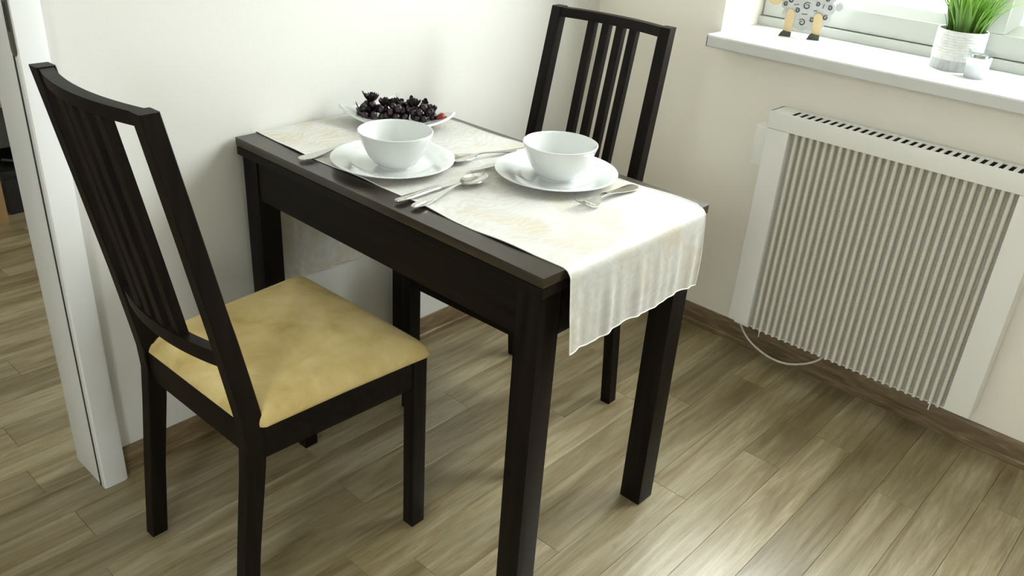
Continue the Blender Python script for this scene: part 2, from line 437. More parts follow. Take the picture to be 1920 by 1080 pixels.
wr = B()
wr.box(WX, WT, YN, WYB2, -0.09, 0.885).box(WX, WT, YN, WYB2, WZ1, ZC)
wr.box(WX, WT, WY0, WYB2, 0.885, WZ1).box(WX, WT, YN, WY1, 0.885, WZ1)
struct(wr.build('wall_right', 'wall_paint_lifted'), 'cream painted wall with the window and the radiator, lightened against its shade', 'wall')
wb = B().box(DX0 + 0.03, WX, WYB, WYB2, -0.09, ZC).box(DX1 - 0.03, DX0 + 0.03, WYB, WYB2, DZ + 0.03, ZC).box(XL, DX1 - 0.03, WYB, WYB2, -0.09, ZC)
struct(wb.build('wall_back', 'wall_paint_dimmed'), 'white wall toned down against the window light, behind the dining table, beside the doorway', 'wall')
struct(B().box(XL - 0.15, XL, YN, YF, -0.09, LWZ0).box(XL - 0.15, XL, YN, YF, LWZ1, ZC).box(XL - 0.15, XL, YN, LWY0, LWZ0, LWZ1).box(XL - 0.15, XL, LWY1, YF, LWZ0, LWZ1).build('wall_left', 'kitchen_paint'), 'cream painted wall left of the camera', 'wall')
struct(B().box(XL - 0.15, WT, YN - 0.15, YN, -0.09, ZC).build('wall_front', 'kitchen_paint'), 'cream painted wall behind the camera', 'wall')
struct(B().box(XL - 0.15, WT, YF, YF + 0.15, -0.09, ZC).build('wall_far', 'wall_paint_lifted'), 'pale wall of the next room seen past the doorway', 'wall')
w2 = B().box(WX, WT, WYB2, YF, -0.09, 0.85).box(WX, WT, WYB2, YF, 1.75, ZC).box(WX, WT, WYB2, 0.5, 0.85, 1.75).box(WX, WT, 1.4, YF, 0.85, 1.75)
struct(w2.build('wall_far_right', 'wall_paint_lifted'), 'right wall of the next room, with the added window', 'wall')
struct(B().box(XL - 0.15, WT, YN - 0.15, YF + 0.15, ZC, ZC + 0.12).build('ceiling', 'ceiling_paint'), 'white ceiling', 'ceiling')

def skirting(name, length_pts, label):
    # profile: thickness t, height h with a small step and a quarter bead at the floor
    (ax, ay), (bx, by), (nx, ny) = length_pts
    prof = [(0, 0), (0.014, 0), (0.014, 0.014), (0.0105, 0.018), (0.0105, 0.058), (0.006, 0.068), (0, 0.068)]
    rings = []
    for px, py in ((ax, ay), (bx, by)):
        rings.append([(px + nx * t, py + ny * t, z) for t, z in prof])
    return struct(B().sweep(rings).build(name, 'skirting_wood', angle=25), label, 'baseboard')
skirting('baseboard_back', ((DX0 + 0.056, WYB), (WX, WYB), (0, -1)), 'wood-look skirting along the white back wall')
skirting('baseboard_right', ((WX, WYB - 0.0), (WX, YN), (-1, 0)), 'wood-look skirting under the radiator')

# ------------------------------------------------------------------ door frame
door = struct(empty('door_1', (DX0, WYB, 0)), 'white lacquered door frame at the left edge', 'door frame')
def dpart(b, name, m, **k):
    b.xform(Matrix.Translation((-DX0, -WYB, 0))); return b.build(name, m, door, **k)
CF = -0.016      # casing front
dpart(B().box(DX0, DX0 + 0.030, 0.007, WYB2 + 0.012, 0, DZ, 0.0015), 'jamb', 'white_lacquer')
dpart(B().box(DX0 - 0.0012, DX0 + 0.030, 0.0012, 0.0069, 0, DZ, 0), 'door_seal', 'rubber_seal')
cas = [(DX0, 0.0009), (DX0, CF + 0.003), (DX0 + 0.003, CF), (DX0 + 0.045, CF), (DX0 + 0.053, CF + 0.004), (DX0 + 0.056, CF + 0.012), (DX0 + 0.056, WYB), (DX0 + 0.03, WYB), (DX0 + 0.03, 0.0009)]
dpart(B().prism(cas, 0, DZ + 0.056), 'casing', 'white_lacquer')
dpart(B().box(DX1 - 0.030, DX1, CF + 0.02, WYB2 + 0.012, 0, DZ, 0.0015), 'jamb', 'white_lacquer')
dpart(B().box(DX1 - 0.056, DX1, CF, WYB, 0, DZ + 0.056, 0.002), 'casing', 'white_lacquer')
dpart(B().box(DX1, DX0, CF, WYB2 + 0.012, DZ, DZ + 0.03, 0.0015), 'head_jamb', 'white_lacquer')
dpart(B().box(DX1, DX0, CF, WYB, DZ + 0.03, DZ + 0.056, 0.002), 'head_casing', 'white_lacquer')
for nm, (xa, xb) in (('casing', (DX0 + 0.0305, DX0 + 0.086)),):
    dpart(B().box(xa, xb, WYB2, WYB2 + 0.012, 0, DZ + 0.056, 0.002), 'casing', 'white_lacquer')
# strike plate on the door side of the jamb, slightly wrapping the groove
st = []
for i in range(13):
    a = math.pi + math.pi * i / 12
    st.append((-0.0015 + 0.0125 * math.cos(a), 0.975 + 0.0125 * math.sin(a)))
st += [(0.011, 1.17), (-0.014, 1.17)]
sb = B().prism(st, 0, 0.0018, 0.0004)
sb.xform(Matrix(((0, 0, -1, DX0 + 0.0002), (1, 0, 0, -0.001), (0, 1, 0, 0), (0, 0, 0, 1))))
sp_ = dpart(sb, 'strike_plate', 'dark_steel'); sp_['label'] = 'dark metal strike plate'
for z0, z1 in ((1.005, 1.055), (1.08, 1.12)):
    q = B().box(DX0 - 0.0022, DX0 - 0.0012, -0.007, 0.005, z0, z1, 0.0004, 1)
    q.xform(Matrix.Translation((-DX0, -WYB, 0))); q.build('latch_slot', 'black', sp_)

# ------------------------------------------------------------------ window
GX = 0.235           # room-side face of the sashes
win = struct(empty('window_1', (GX, WY0, WZ0)), 'white plastic window with two sashes over the radiator', 'window')
def wpart(b, name, m, parent=None, **k):
    b.xform(Matrix.Translation((-GX, -WY0, -WZ0))); return b.build(name, m, parent or win, **k)
SZ = 0.916           # sill top
sill = [(-0.06, SZ - 0.034), (-0.062, SZ - 0.031), (-0.062, SZ - 0.006), (-0.060, SZ - 0.002), (-0.055, SZ), (0.335, SZ), (0.335, SZ - 0.03), (-0.036, SZ - 0.03), (-0.04, SZ - 0.034)]
rings = [[(x, y, z) for x, z in sill] for y in (WY0 - 0.002, WY1 + 0.002)]
sl = wpart(B().sweep(rings), 'window_sill', 'sill_plastic', angle=25)
# sill nose returns in front of the wall on both sides
wpart(B().box(-0.062, 0.0135, WY0 - 0.002, WY0 - 0.0205 + 0.018, SZ - 0.034, SZ, 0.002), 'sill_end_cap', 'sill_plastic')
FT = 1.0             # frame / bead line
# fixed frame
wpart(B().box(GX - 0.012, GX + 0.06, WY0, WY1, SZ, 0.942, 0.003), 'frame_rail', 'window_plastic')
wpart(B().box(GX + 0.012, GX + 0.06, WY0, WY1, WZ1 - 0.06, WZ1, 0.003), 'frame_rail', 'window_plastic')
for ya, yb in ((WY0, WY0 - 0.045), (WY1 + 0.045, WY1), (-0.995, -1.045)):
    wpart(B().box(GX + 0.012, GX + 0.06, ya, yb, 0.942, WZ1 - 0.06, 0.003), 'frame_post', 'window_plastic')
wpart(B().box(GX + 0.012, GX + 0.06, WY0, WY1, 0.942, 0.985, 0.002), 'frame_rail', 'window_plastic')
def sash(y0, y1, g0, g1):
    """sash from y0 to y1 with glass between g0 and g1 (y decreasing)"""
    s = empty('sash'); s.parent = win
    s.location = (0, 0, 0)
    zb, zt, gb, gt = 0.944, WZ1 - 0.05, FT, WZ1 - 0.11
    for (a, b, c, d, nm) in ((y0, y1, zb, gb, 'sash_rail'), (y0, y1, gt, zt, 'sash_rail'), (y0, g0, gb, gt, 'sash_stile'), (g1, y1, gb, gt, 'sash_stile')):
        wpart(B().box(GX, GX + 0.05, a, b, c, d, 0.003), nm, 'window_plastic', s)
    # sloping glazing beads
    w = 0.026
    for (a, b, c, d) in (((g0, gb), (g1, gb), (g1 + w, gb + w), (g0 - w, gb + w)), ((g0 - w, gt - w), (g1 + w, gt - w), (g1, gt), (g0, gt)),
                         ((g0, gb), (g0 - w, gb + w), (g0 - w, gt - w), (g0, gt)), ((g1 + w, gb + w), (g1, gb), (g1, gt), (g1 + w, gt - w))):
        outer = [a, b, c, d]
        def dep(p):
            inner = (abs(p[0] - (g0 - w)) < 1e-6 or abs(p[0] - (g1 + w)) < 1e-6)
            return GX + (0.018 if inner else 0.003)
        rA = [(dep(p), p[0], p[1]) for p in outer]; rB = [(GX + 0.03, p[0], p[1]) for p in outer]
        wpart(B().sweep([rA, rB]), 'glazing_bead', 'window_plastic', s)
    wpart(B().box(GX + 0.030, GX + 0.034, g0 - 0.002, g1 + 0.002, gb + 0.002, gt - 0.002), 'pane', 'pane_glass', s)
    return s
sash(WY0 - 0.008, -1.012, -0.535, -0.955)
sash(-1.026, WY1 + 0.03, -1.082, WY1 + 0.12)
# blind behind the right-hand pane, cut to low slats so daylight passes
bl = empty('cut_blind'); bl.parent = win
n = 6
bm_ = B().grid(lambda u, v: (GX + 0.085 + (u - .5) * 0.012, -1.06 + (WY1 + 0.06 + 1.06) * v, 0.002 * (1 - (2 * u - 1) ** 2)), 4, 1).solidify(0.0008)
slme = bm_.xform(Matrix.Translation((-GX, -WY0, -WZ0))).mesh('slat', 'blind_white')
for i in range(n):
    link('slat', slme, bl, (0, 0, 0.990 + i * 0.0265))
for y_ in (-1.055, WY1 + 0.06): wpart(B().box(GX + 0.078, GX + 0.092, y_, y_ - 0.012, SZ, 1.16, 0.002), 'blind_post', 'blind_white', bl)
# small window added on the opposite side of the room to lift the shade
w3e = struct(empty('fill_window_left', (XL - 0.1, LWY0, LWZ0)), 'small added fill window on the wall left of the camera', 'window')
def w3p(b, nm, m): b.xform(Matrix.Translation((-(XL - 0.1), -LWY0, -LWZ0))); b.build(nm, m, w3e)
for a, b_, c, d in ((LWY0, LWY1, LWZ0, LWZ0 + 0.07), (LWY0, LWY1, LWZ1 - 0.07, LWZ1), (LWY0, LWY0 + 0.07, LWZ0 + 0.07, LWZ1 - 0.07), (LWY1 - 0.07, LWY1, LWZ0 + 0.07, LWZ1 - 0.07)):
    w3p(B().box(XL - 0.12, XL - 0.07, a, b_, c, d, 0.003), 'frame', 'window_plastic')
w3p(B().box(XL - 0.10, XL - 0.096, LWY0 + 0.07, LWY1 - 0.07, LWZ0 + 0.07, LWZ1 - 0.07), 'pane', 'pane_glass')
# unseen window added to light the next room
w2e = struct(empty('fill_window_far', (GX, 0.5, 0.85)), 'added window lighting the next room', 'window')
def w2p(b, nm, m): b.xform(Matrix.Translation((-GX, -0.5, -0.85))); b.build(nm, m, w2e)
for a, b_, c, d in ((0.5, 1.4, 0.85, 0.95), (0.5, 1.4, 1.65, 1.75), (0.5, 0.6, 0.95, 1.65), (1.3, 1.4, 0.95, 1.65)):
    w2p(B().box(GX, GX + 0.06, a, b_, c, d, 0.003), 'frame', 'window_plastic')
w2p(B().box(GX + .03, GX + .034, 0.6, 1.3, .95, 1.65), 'pane', 'pane_glass')

# ------------------------------------------------------------------ dining table
TX, TW, TY0, TY1, TH = -1.2832, 0.4999, 0.002, -0.894, 0.740
tb = empty('dining_table', (TX + TW / 2, (TY0 + TY1) / 2, 0), 0, 'black-brown wooden dining table with its end against the white wall', 'table')
def tp(b, nm, m): b.xform(Matrix.Translation((-(TX + TW / 2), -(TY0 + TY1) / 2, 0))); return b.build(nm, m, tb)
tp(B().box(TX, TX + TW, TY0, TY1, 0.7215, TH, 0.0012), 'table_top', 'table_lacquer')
for xa, xb in ((TX + 0.001, TX + TW / 2 - 0.0007), (TX + TW / 2 + 0.0007, TX + TW - 0.001)):
    tp(B().box(xa, xb, TY0 - 0.001, TY1 + 0.001, 0.701, 0.7195, 0.0012), 'extension_leaf', 'dark_wood')
O_, LG = 0.009, 0.053
for sx in (0, 1):
    for sy in (0, 1):
        xa = TX + O_ if sx == 0 else TX + TW - O_ - LG
        ya = TY0 - O_ - LG if sy == 0 else TY1 + O_
        tp(B().box(xa, xa + LG, ya, ya + LG, 0, 0.7005, 0.0015), 'leg', 'dark_wood_upright')
AZ = 0.608
for xa in (TX + O_ + 0.003, TX + TW - O_ - 0.021):
    tp(B().box(xa, xa + 0.018, TY0 - O_ - LG, TY1 + O_ + LG, AZ, 0.7005, 0.001), 'apron', 'dark_wood')
for ya in (TY0 - O_ - 0.003 - 0.018, TY1 + O_ + 0.003):
    tp(B().box(TX + O_ + LG, TX + TW - O_ - LG, ya, ya + 0.018, AZ, 0.7005, 0.001), 'apron', 'dark_wood')

# ------------------------------------------------------------------ chairs
def make_chair():
    c = empty('dining_chair')
    wb, wf, wt, D, tbk, tf, lf = 0.367, 0.412, 0.342, 0.442, 0.029, 0.030, 0.035
    H = 0.998
    def bx(z):            # back face of the rear post, by height
        pts = [(0, 0.0), (0.18, 0.019), (0.33, 0.037), (0.40, 0.0435), (0.45, 0.0405), (0.52, 0.0295), (0.62, 0.013), (0.8, -0.020), (1.0, -0.0575)]
        for (a, xa), (b, xb) in zip(pts[:-1], pts[1:]):
            if z <= b:
                return xa + (xb - xa) * (z - a) / (b - a)
        return -0.0575
    def dp(z):            # post depth
        return 0.034 + 0.006 * max(0, 1 - abs(z - 0.41) / 0.25) - 0.004 * max(0, (z - 0.6) / 0.4)
    def wy(z): return (wb + (wt - wb) * max(0, min(1, (z - 0.35) / 0.65))) / 2
    for s in (1, -1):
        rings = []
        for i in range(41):
            z = H * i / 40
            x0, x1 = bx(z), bx(z) + dp(z); yo = s * wy(z); yi = s * (wy(z) - tbk); e = 0.002
            y0, y1 = min(yo, yi), max(yo, yi)
            rings.append([(x0 + e, y0, z), (x1 - e, y0, z), (x1, y0 + e, z), (x1, y1 - e, z), (x1 - e, y1, z), (x0 + e, y1, z), (x0, y1 - e, z), (x0, y0 + e, z)])
        B().sweep(rings).build('rear_leg', 'dark_wood_upright', c, angle=30)
        y0 = s * wf / 2; y1 = s * (wf / 2 - tf)
        B().box(D - lf, D, y0, y1, 0, 0.432, 0.0015).build('front_leg', 'dark_wood_upright', c)
        # side rail, splayed from rear to front
        xr0 = bx(0.40) + 0.036; xr1 = D - lf + 0.004
        ya0, ya1 = s * (wb / 2 - 0.001), s * (wb / 2 - 0.021); yb0, yb1 = s * (wf / 2 - 0.003), s * (wf / 2 - 0.023)
        rings = [[(x, a, 0.365), (x, b, 0.365), (x, b, 0.433), (x, a, 0.433)] for x, a, b in ((xr0, ya0, ya1), (xr1, yb0, yb1))]
        B().sweep(rings).build('side_rail', 'dark_wood', c)
    B().box(D - 0.028, D - 0.008, -wf / 2 + tf - 0.002, wf / 2 - tf + 0.002, 0.365, 0.433, 0.001).build('front_rail', 'dark_wood', c)
    B().box(bx(0.4) + 0.006, bx(0.4) + 0.028, -wb / 2 + tbk - 0.002, wb / 2 - tbk + 0.002, 0.378, 0.440, 0.001).build('back_rail', 'dark_wood', c)
    bow = 0.022
    def rail(z0, z1, nm, thick):
        yw0 = wy((z0 + z1) / 2) - tbk + 0.003; rings = []
        for i in range(25):
            t = -1 + 2 * i / 24; y = yw0 * t; bo = bow * (1 - t * t)
            r = []
            for z, k in ((z0, 0), (z0, 1), (z1, 1), (z1, 0)):
                xb = bx(z) + 0.0045 - bo
                r.append((xb + k * thick, y, z))
            rings.append(r)
        B().sweep(rings).build(nm, 'dark_wood', c, angle=30)
    rail(0.975, 0.9965, 'top_rail', 0.022)
    rail(0.560, 0.592, 'lower_rail', 0.020)
    sw = 0.0205
    for k in range(4):
        yc = (-1.5 + k) * 0.0405
        t = yc / (wt / 2 - tbk); bo = bow * (1 - t * t)
        rings = []
        for z in (0.588, 0.70, 0.80, 0.9, 0.977):
            xb = bx(z) + 0.0065 - bo
            rings.append([(xb, yc - sw / 2, z), (xb + 0.017, yc - sw / 2, z), (xb + 0.017, yc + sw / 2, z), (xb, yc + sw / 2, z)])
        B().sweep(rings).build('back_slat', 'dark_wood_upright', c)
    # upholstered seat: puffy cushion, slightly trapezoid, pinched corners
    xa, xb = 0.050, D + 0.008
    def rim(a):          # superellipse outline in unit square
        ca, sa = math.cos(a), math.sin(a); n_ = 26.0
        return (math.copysign(abs(ca) ** (2 / n_), ca), math.copysign(abs(sa) ** (2 / n_), sa))
    NA = 96; rings = []
    prof = [(0.0, 0.4800), (0.35, 0.4790), (0.6, 0.4765), (0.78, 0.4720), (0.9, 0.4645), (0.955, 0.4575), (0.985, 0.4500), (0.998, 0.4430), (1.0, 0.4395), (0.992, 0.4350), (0.95, 0.4332), (0.5, 0.4332)]
    t = bmesh.new(); vr = []
    for f, z in prof:
        if f == 0.0:
            vr.append([t.verts.new(((xa + xb) / 2, 0, z))]); continue
        ring = []
        for k in range(NA):
            u, v = rim(2 * math.pi * k / NA)
            u *= f; v *= f
            x = (xa + xb) / 2 + u * (xb - xa) / 2
            hw = (wb / 2 + (wf / 2 - wb / 2 + 0.005) * ((u + 1) / 2)) + 0.006
            if u < -0.86: hw = hw - (0.0 if abs(v) < 0.80 else 0.012 * min(1, (-0.86 - u) / 0.05))
            zz = z + 0.0030 * math.sin(5 * u + 1.2) * math.cos(4 * v) * (1 - f) - 0.010 * max(0, f - 0.55) * (abs(u) * abs(v)) ** 4 - (0.0 if f < 1 else 0.0)
            ring.append(t.verts.new((x, v * hw, zz)))
        vr.append(ring)
    for a, b in zip(vr[:-1], vr[1:]):
        for i in range(NA):
            j = (i + 1) % NA
            if len(a) == 1: t.faces.new((a[0], b[i], b[j]))
            else: t.faces.new((a[i], b[i], b[j], a[j]))
    t.faces.new(vr[-1][::-1])
    bmesh.ops.recalc_face_normals(t, faces=list(t.faces))
    q = B(); q._merge(t)
    s_ = q.build('seat', 'suede', c, angle=60); s_['label'] = 'beige suede seat cushion'
    return c
ch = make_chair()
ch.location = (-1.6843, -0.3823, 0); ch.rotation_euler.z = 0.0226
tag(ch, 'dark wooden chair with a beige suede seat on the doorway side of the table', 'chair', 'dining chairs at the table')
c2 = copy_tree(ch)
c2.location = (-0.5427, -0.4072, 0); c2.rotation_euler.z = math.pi + 0.0365
tag(c2, 'dark wooden slat-back chair between the table and the radiator wall', 'chair', 'dining chairs at the table')

# ------------------------------------------------------------------ table runner
RX0, RX1 = -1.2285, -0.812
def runner_path(s):
    """s in metres along the cloth from the rear hem: returns y, z, part, amount"""
    r = 0.007
    zt = TH + 0.0012
    lr = zt - r - 0.345
    if s < lr: return 0.0085, 0.345 + s, 'rear', 1 - s / lr
    s -= lr; q = r * math.pi / 2
    if s < q: a = s / r; return 0.0085 - r + r * math.cos(a), zt - r + r * math.sin(a), 'top', 0
    s -= q
    rf = 0.018; ye = TY1 - 0.012
    lt = (0.0085 - r) - (ye + rf)
    if s < lt: return 0.0085 - r - s, zt, 'top', 0
    s -= lt; q = rf * math.pi / 2
    if s < q: a = s / rf; return ye + rf - rf * math.sin(a), zt - rf + rf * math.cos(a), 'front', 0
    s -= q
    return ye, zt - rf - s, 'front', s / 0.138
LR = TH - 0.007 + 0.0012 - 0.345
LTOT = LR + 0.007 * math.pi / 2 + (0.0015 - (TY1 + 0.006)) + 0.018 * math.pi / 2 + 0.138
def runner(u, v):
    s = u * LTOT; y, z, part, a = runner_path(s)
    x = RX0 + (RX1 - RX0) * v
    n1 = math.sin(x * 67 + 0.7) * 0.40 + math.sin(x * 118 + 2.0 + 1.5 * math.sin(x * 23)) * 0.42 + math.sin(x * 205 + 4) * 0.20
    if part == 'front':
        fold = (0.0034 * n1 + 0.0036) * min(1, a * 1.6)
        edge = 0.006 * math.exp(-((v - 0.0) / 0.05) ** 2) * a
        y -= max(0.0, fold) + edge + 0.003 * a
        z -= 0.003 * math.sin(x * 37) * a
        x += 0.004 * math.sin(s * 40) * a * (0.5 - v) + (-0.002 * a if v < 0.5 else -0.006 * a) * abs(v - .5) * 2
    elif part == 'rear':
        y += 0.0022 * n1 * min(1, a * 2); z += 0.002 * math.sin(x * 80) * a
    else:
        e = math.exp(-(v / 0.035) ** 2) + math.exp(-((1 - v) / 0.035) ** 2)
        z += e * max(0, 0.0010 + 0.0016 * math.sin(y * 31 + v * 2)) + 0.0003 * (1 + math.sin(x * 90 + y * 25))
        x += 0.0035 * math.sin(y * 13 + 1.0) + (0.006 * (v - 0.5))
    return (x, y, z)
rn = B().grid(runner, 170, 90).solidify(0.0011).build('cloth', 'damask', None, angle=60)
ctr = Vector((-1.02, -0.446, 0.7405))
re_ = empty('table_runner', ctr, 0, 'off-white satin damask runner draped along the dining table', 'table runner')
rn.data.transform(Matrix.Translation(-ctr)); rn.parent = re_
# hems: a stitched fold all round
def hem(pts):
    b = B().tube(pts, 0.0013, 6); b.xform(Matrix.Translation(-ctr)); b.build('hem', 'hem', re_)
hem([runner(i / 150, 0.0) for i in range(151)])
hem([runner(i / 150, 1.0) for i in range(151)])
hem([runner(1.0, j / 90) for j in range(91)])
hem([runner(0.0, j / 90) for j in range(91)])

TZ = TH + 0.0030        # where dishes stand
# ------------------------------------------------------------------ plates and bowls
def make_plate():
    e = empty('dinner_plate')
    prof = [(0, 0.004), (0.070, 0.004), (0.080, 0.0048), (0.0865, 0.0078), (0.094, 0.0105), (0.118, 0.0158), (0.1255, 0.0175), (0.1272, 0.0172), (0.1270, 0.0158),
            (0.118, 0.0130), (0.094, 0.0076), (0.082, 0.0022), (0.078, 0.0), (0.074, 0.0), (0.072, 0.0015), (0, 0.0015)]
    B().lathe(prof, 96).build('plate_body', 'porcelain', e, angle=50)
    # pale grey sprigs printed on the rim
    def surf(r): return 0.0105 + (r - 0.094) * (0.0053 / 0.024) + 0.00015
    for a0 in (R(205), R(320), R(85)):
        q = B()
        for k in range(7):
            da = (k - 3) * 0.055; r0 = 0.104 + 0.004 * math.sin(k * 2.1)
            a = a0 + da; L = 0.0045; th = a + math.pi / 2 + (0.7 if k % 2 else -0.6)
            cx, cy = r0 * math.cos(a), r0 * math.sin(a)
            pts = [(cx + L * math.cos(th) * c_ - 0.0012 * math.sin(th) * s_, cy + L * math.sin(th) * c_ + 0.0012 * math.cos(th) * s_) for c_, s_ in ((1, 0), (0.3, 1), (-0.6, .7), (-1, 0), (-0.6, -.7), (0.3, -1))]
            t = bmesh.new(); t.faces.new([t.verts.new((x, y, surf(math.hypot(x, y)))) for x, y in pts]); q._merge(t)
        o = q.build('printed_sprig', 'plate_print', e)
    return e
def make_bowl():
    e = empty('bowl')
    prof = [(0, 0.0065), (0.030, 0.0068), (0.042, 0.012), (0.053, 0.026), (0.0635, 0.047), (0.0715, 0.0695), (0.0732, 0.0735), (0.0745, 0.0745), (0.0760, 0.0738), (0.0762, 0.072),
            (0.0750, 0.0680), (0.0668, 0.0460), (0.0565, 0.0245), (0.0450, 0.0095), (0.0375, 0.0045), (0.0355, 0.0035), (0.0350, 0.0), (0.0315, 0.0), (0.031, 0.002), (0, 0.002)]
    B().lathe(prof, 96).build('bowl_body', 'porcelain', e, angle=50)
    return e
pl = make_plate(); pl.location = (-1.131, -0.348, TZ); pl.rotation_euler.z = 0.1
tag(pl, 'white dinner plate nearer the doorway-side chair, under a white bowl', 'plate', 'dinner plates')
p2 = copy_tree(pl); p2.location = (-0.913, -0.606, TZ); p2.rotation_euler.z = 2.3
tag(p2, 'white dinner plate nearer the radiator-side chair, under a white bowl', 'plate', 'dinner plates')
bw = make_bowl(); bw.location = (-1.136, -0.362, TZ + 0.0041)
tag(bw, 'deep white bowl on the plate next to the fruit dish', 'bowl', 'white bowls')
b2 = copy_tree(bw); b2.location = (-0.921, -0.617, TZ + 0.0041)
tag(b2, 'deep white bowl on the plate next to the slat-back chair', 'bowl', 'white bowls')

# ------------------------------------------------------------------ cutlery (handle tip at x=0, pointing +x)
def strip(stations, n=8, th=0.0013):
    """stations: x, halfwidth, z at centre, edge rise"""
    def f(u, v):
        i = u * (len(stations) - 1); k = min(int(i), len(stations) - 2); t = i - k
        a, b = stations[k], stations[k + 1]
        x, w, z, e = [a[q] + (b[q] - a[q]) * t for q in range(4)]
        s = 2 * v - 1
        return (x, w * s, z + e * s * s)
    return B().grid(f, (len(stations) - 1) * 2, n).solidify(th)
HANDLE = [(0.0, 0.0025, 0.0035, 0.0), (0.003, 0.0062, 0.0033, 0.0003), (0.012, 0.0098, 0.0030, 0.0006), (0.028, 0.0102, 0.0030, 0.0006), (0.055, 0.0075, 0.0050, 0.0004), (0.085, 0.0045, 0.0085, 0.0002), (0.110, 0.0032, 0.0115, 0.0), (0.128, 0.0034, 0.0105, 0.0)]
def spoon():
    e = empty('spoon')
    st = [(x, w, z, r) for x, w, z, r in HANDLE]
    st[-1] = (0.128, 0.0036, 0.0108, 0.0003)
    st += [(0.134, 0.0090, 0.0080, 0.0022), (0.142, 0.0150, 0.0048, 0.0052), (0.153, 0.0195, 0.0022, 0.0080), (0.166, 0.0210, 0.0014, 0.0088), (0.180, 0.0192, 0.0022, 0.0078), (0.190, 0.0148, 0.0046, 0.0058), (0.197, 0.0090, 0.0078, 0.0032), (0.200, 0.0030, 0.0112, 0.0008)]
    strip(st, 12).build('spoon_body', 'steel', e, angle=60)
    rim_ = B().tube([(0.006 + 0.026 * t, 0.0, 0.0050) for t in (0, .25, .5, .75, 1)], 0.0009, 6); rim_.build('handle_ridge', 'steel', e)
    return e
def fork():
    e = empty('fork')
    st = list(HANDLE) + [(0.134, 0.0070, 0.0080, 0.0006), (0.141, 0.0115, 0.0048, 0.0010), (0.148, 0.0125, 0.0026, 0.0010), (0.153, 0.0125, 0.0022, 0.0008)]
    q = strip(st, 10)
    q.build('fork_body', 'steel', e, angle=60)
    for k in range(4):
        yc = -0.0104 + k * 0.00693
        pts = [(0.1522, 0.0024), (0.163, 0.0030), (0.173, 0.0058), (0.182, 0.0098), (0.190, 0.0145)]
        rings = []
        for i, (x, z) in enumerate(pts):
            w = (0.0021, 0.0019, 0.0017, 0.0014, 0.0007)[i]; d = 0.0007
            rings.append([(x, yc - w, z - d), (x, yc + w, z - d), (x, yc + w, z + d), (x, yc - w, z + d)])
        B().sweep(rings).build('tine', 'steel', e)
    return e
def knife():
    e = empty('knife')
    rings = []
    for x, w, h in ((0, 0.003, 0.002), (0.003, 0.0072, 0.0035), (0.012, 0.0098, 0.0042), (0.03, 0.0098, 0.0045), (0.06, 0.0080, 0.0043), (0.09, 0.0070, 0.0040), (0.108, 0.0075, 0.0038), (0.114, 0.0068, 0.0032), (0.1165, 0.0045, 0.0020)):
        rings.append([(x, w * math.cos(a), 0.0052 + h * math.sin(a)) for a in [2 * math.pi * k / 14 for k in range(14)]])
    B().sweep(rings).build('handle', 'steel', e, angle=60)
    t = [(0.112, -0.0052), (0.135, -0.0085), (0.17, -0.0092), (0.195, -0.0080), (0.208, -0.0035), (0.2125, 0.0035), (0.209, 0.0062), (0.19, 0.0075), (0.112, 0.0052)]
    B().prism(t, 0.0042, 0.0058, 0.0004).build('blade', 'steel', e)
    return e
CZ = TH + 0.0032
def lay(o, x, y, deg, label, cat, grp, tilt=0.0):
    o.location = (x, y, CZ); o.rotation_euler = (0, tilt, R(deg)); tag(o, label, cat, grp)
k1 = knife(); lay(k1, -1.266, -0.5155, 1.5, 'steel knife with its handle over the table edge, beside the long-handled spoon', 'knife', 'place knives')
s1 = spoon(); s1.scale = (1.12, 1.08, 1.0); lay(s1, -1.260, -0.555, 7.5, 'steel spoon with its handle reaching the bare wood of the table edge', 'spoon', 'place spoons')
f1 = fork(); f1.scale = (1.0, 1.35, 1.2); lay(f1, -1.268, -0.2155, -0.5, 'steel fork poking out behind the plate near the white wall', 'fork', 'place forks')
k2 = copy_tree(k1); lay(k2, -0.830, -0.512, 180 - 8.5, 'steel knife tucked under the rim of the right-hand plate', 'knife', 'place knives')
s2 = copy_tree(s1); lay(s2, -0.828, -0.457, 180 - 11.0, 'steel spoon lying between the two plates, bowl towards the wall', 'spoon', 'place spoons')
f2 = copy_tree(f1); lay(f2, -0.828, -0.748, 180 + 1.0, 'steel fork in front of the right-hand plate, tines up', 'fork', 'place forks')

# ------------------------------------------------------------------ fruit dish
DXc, DYc = -0.940, -0.136
ds = empty('serving_dish', (DXc, DYc, TZ), 0, 'square white dish with upturned corners holding dark fruit', 'dish')
def dishf(th):
    def f(u, v):
        a, b = 2 * u - 1, 2 * v - 1
        # slightly concave sides
        ax = a * (1 - 0.07 * (1 - b * b)); by = b * (1 - 0.07 * (1 - a * a))
        r2 = max(abs(a), abs(b))
        z = 0.006 + 0.017 * (a * a * b * b) + 0.013 * max(0, (r2 - 0.4) / 0.6) ** 1.6
        cr = 1 - 0.10 * (a * a * b * b) ** 2
        return (0.100 * ax * cr, 0.116 * by * cr, z)
    return f
B().grid(dishf(0), 28, 28).solidify(0.0050).build('dish_body', 'porcelain', ds, angle=60)
B().lathe([(0.040, 0.0), (0.044, 0.0), (0.046, 0.007), (0.038, 0.007), (0.040, 0.0)], 40).build('foot', 'porcelain', ds)

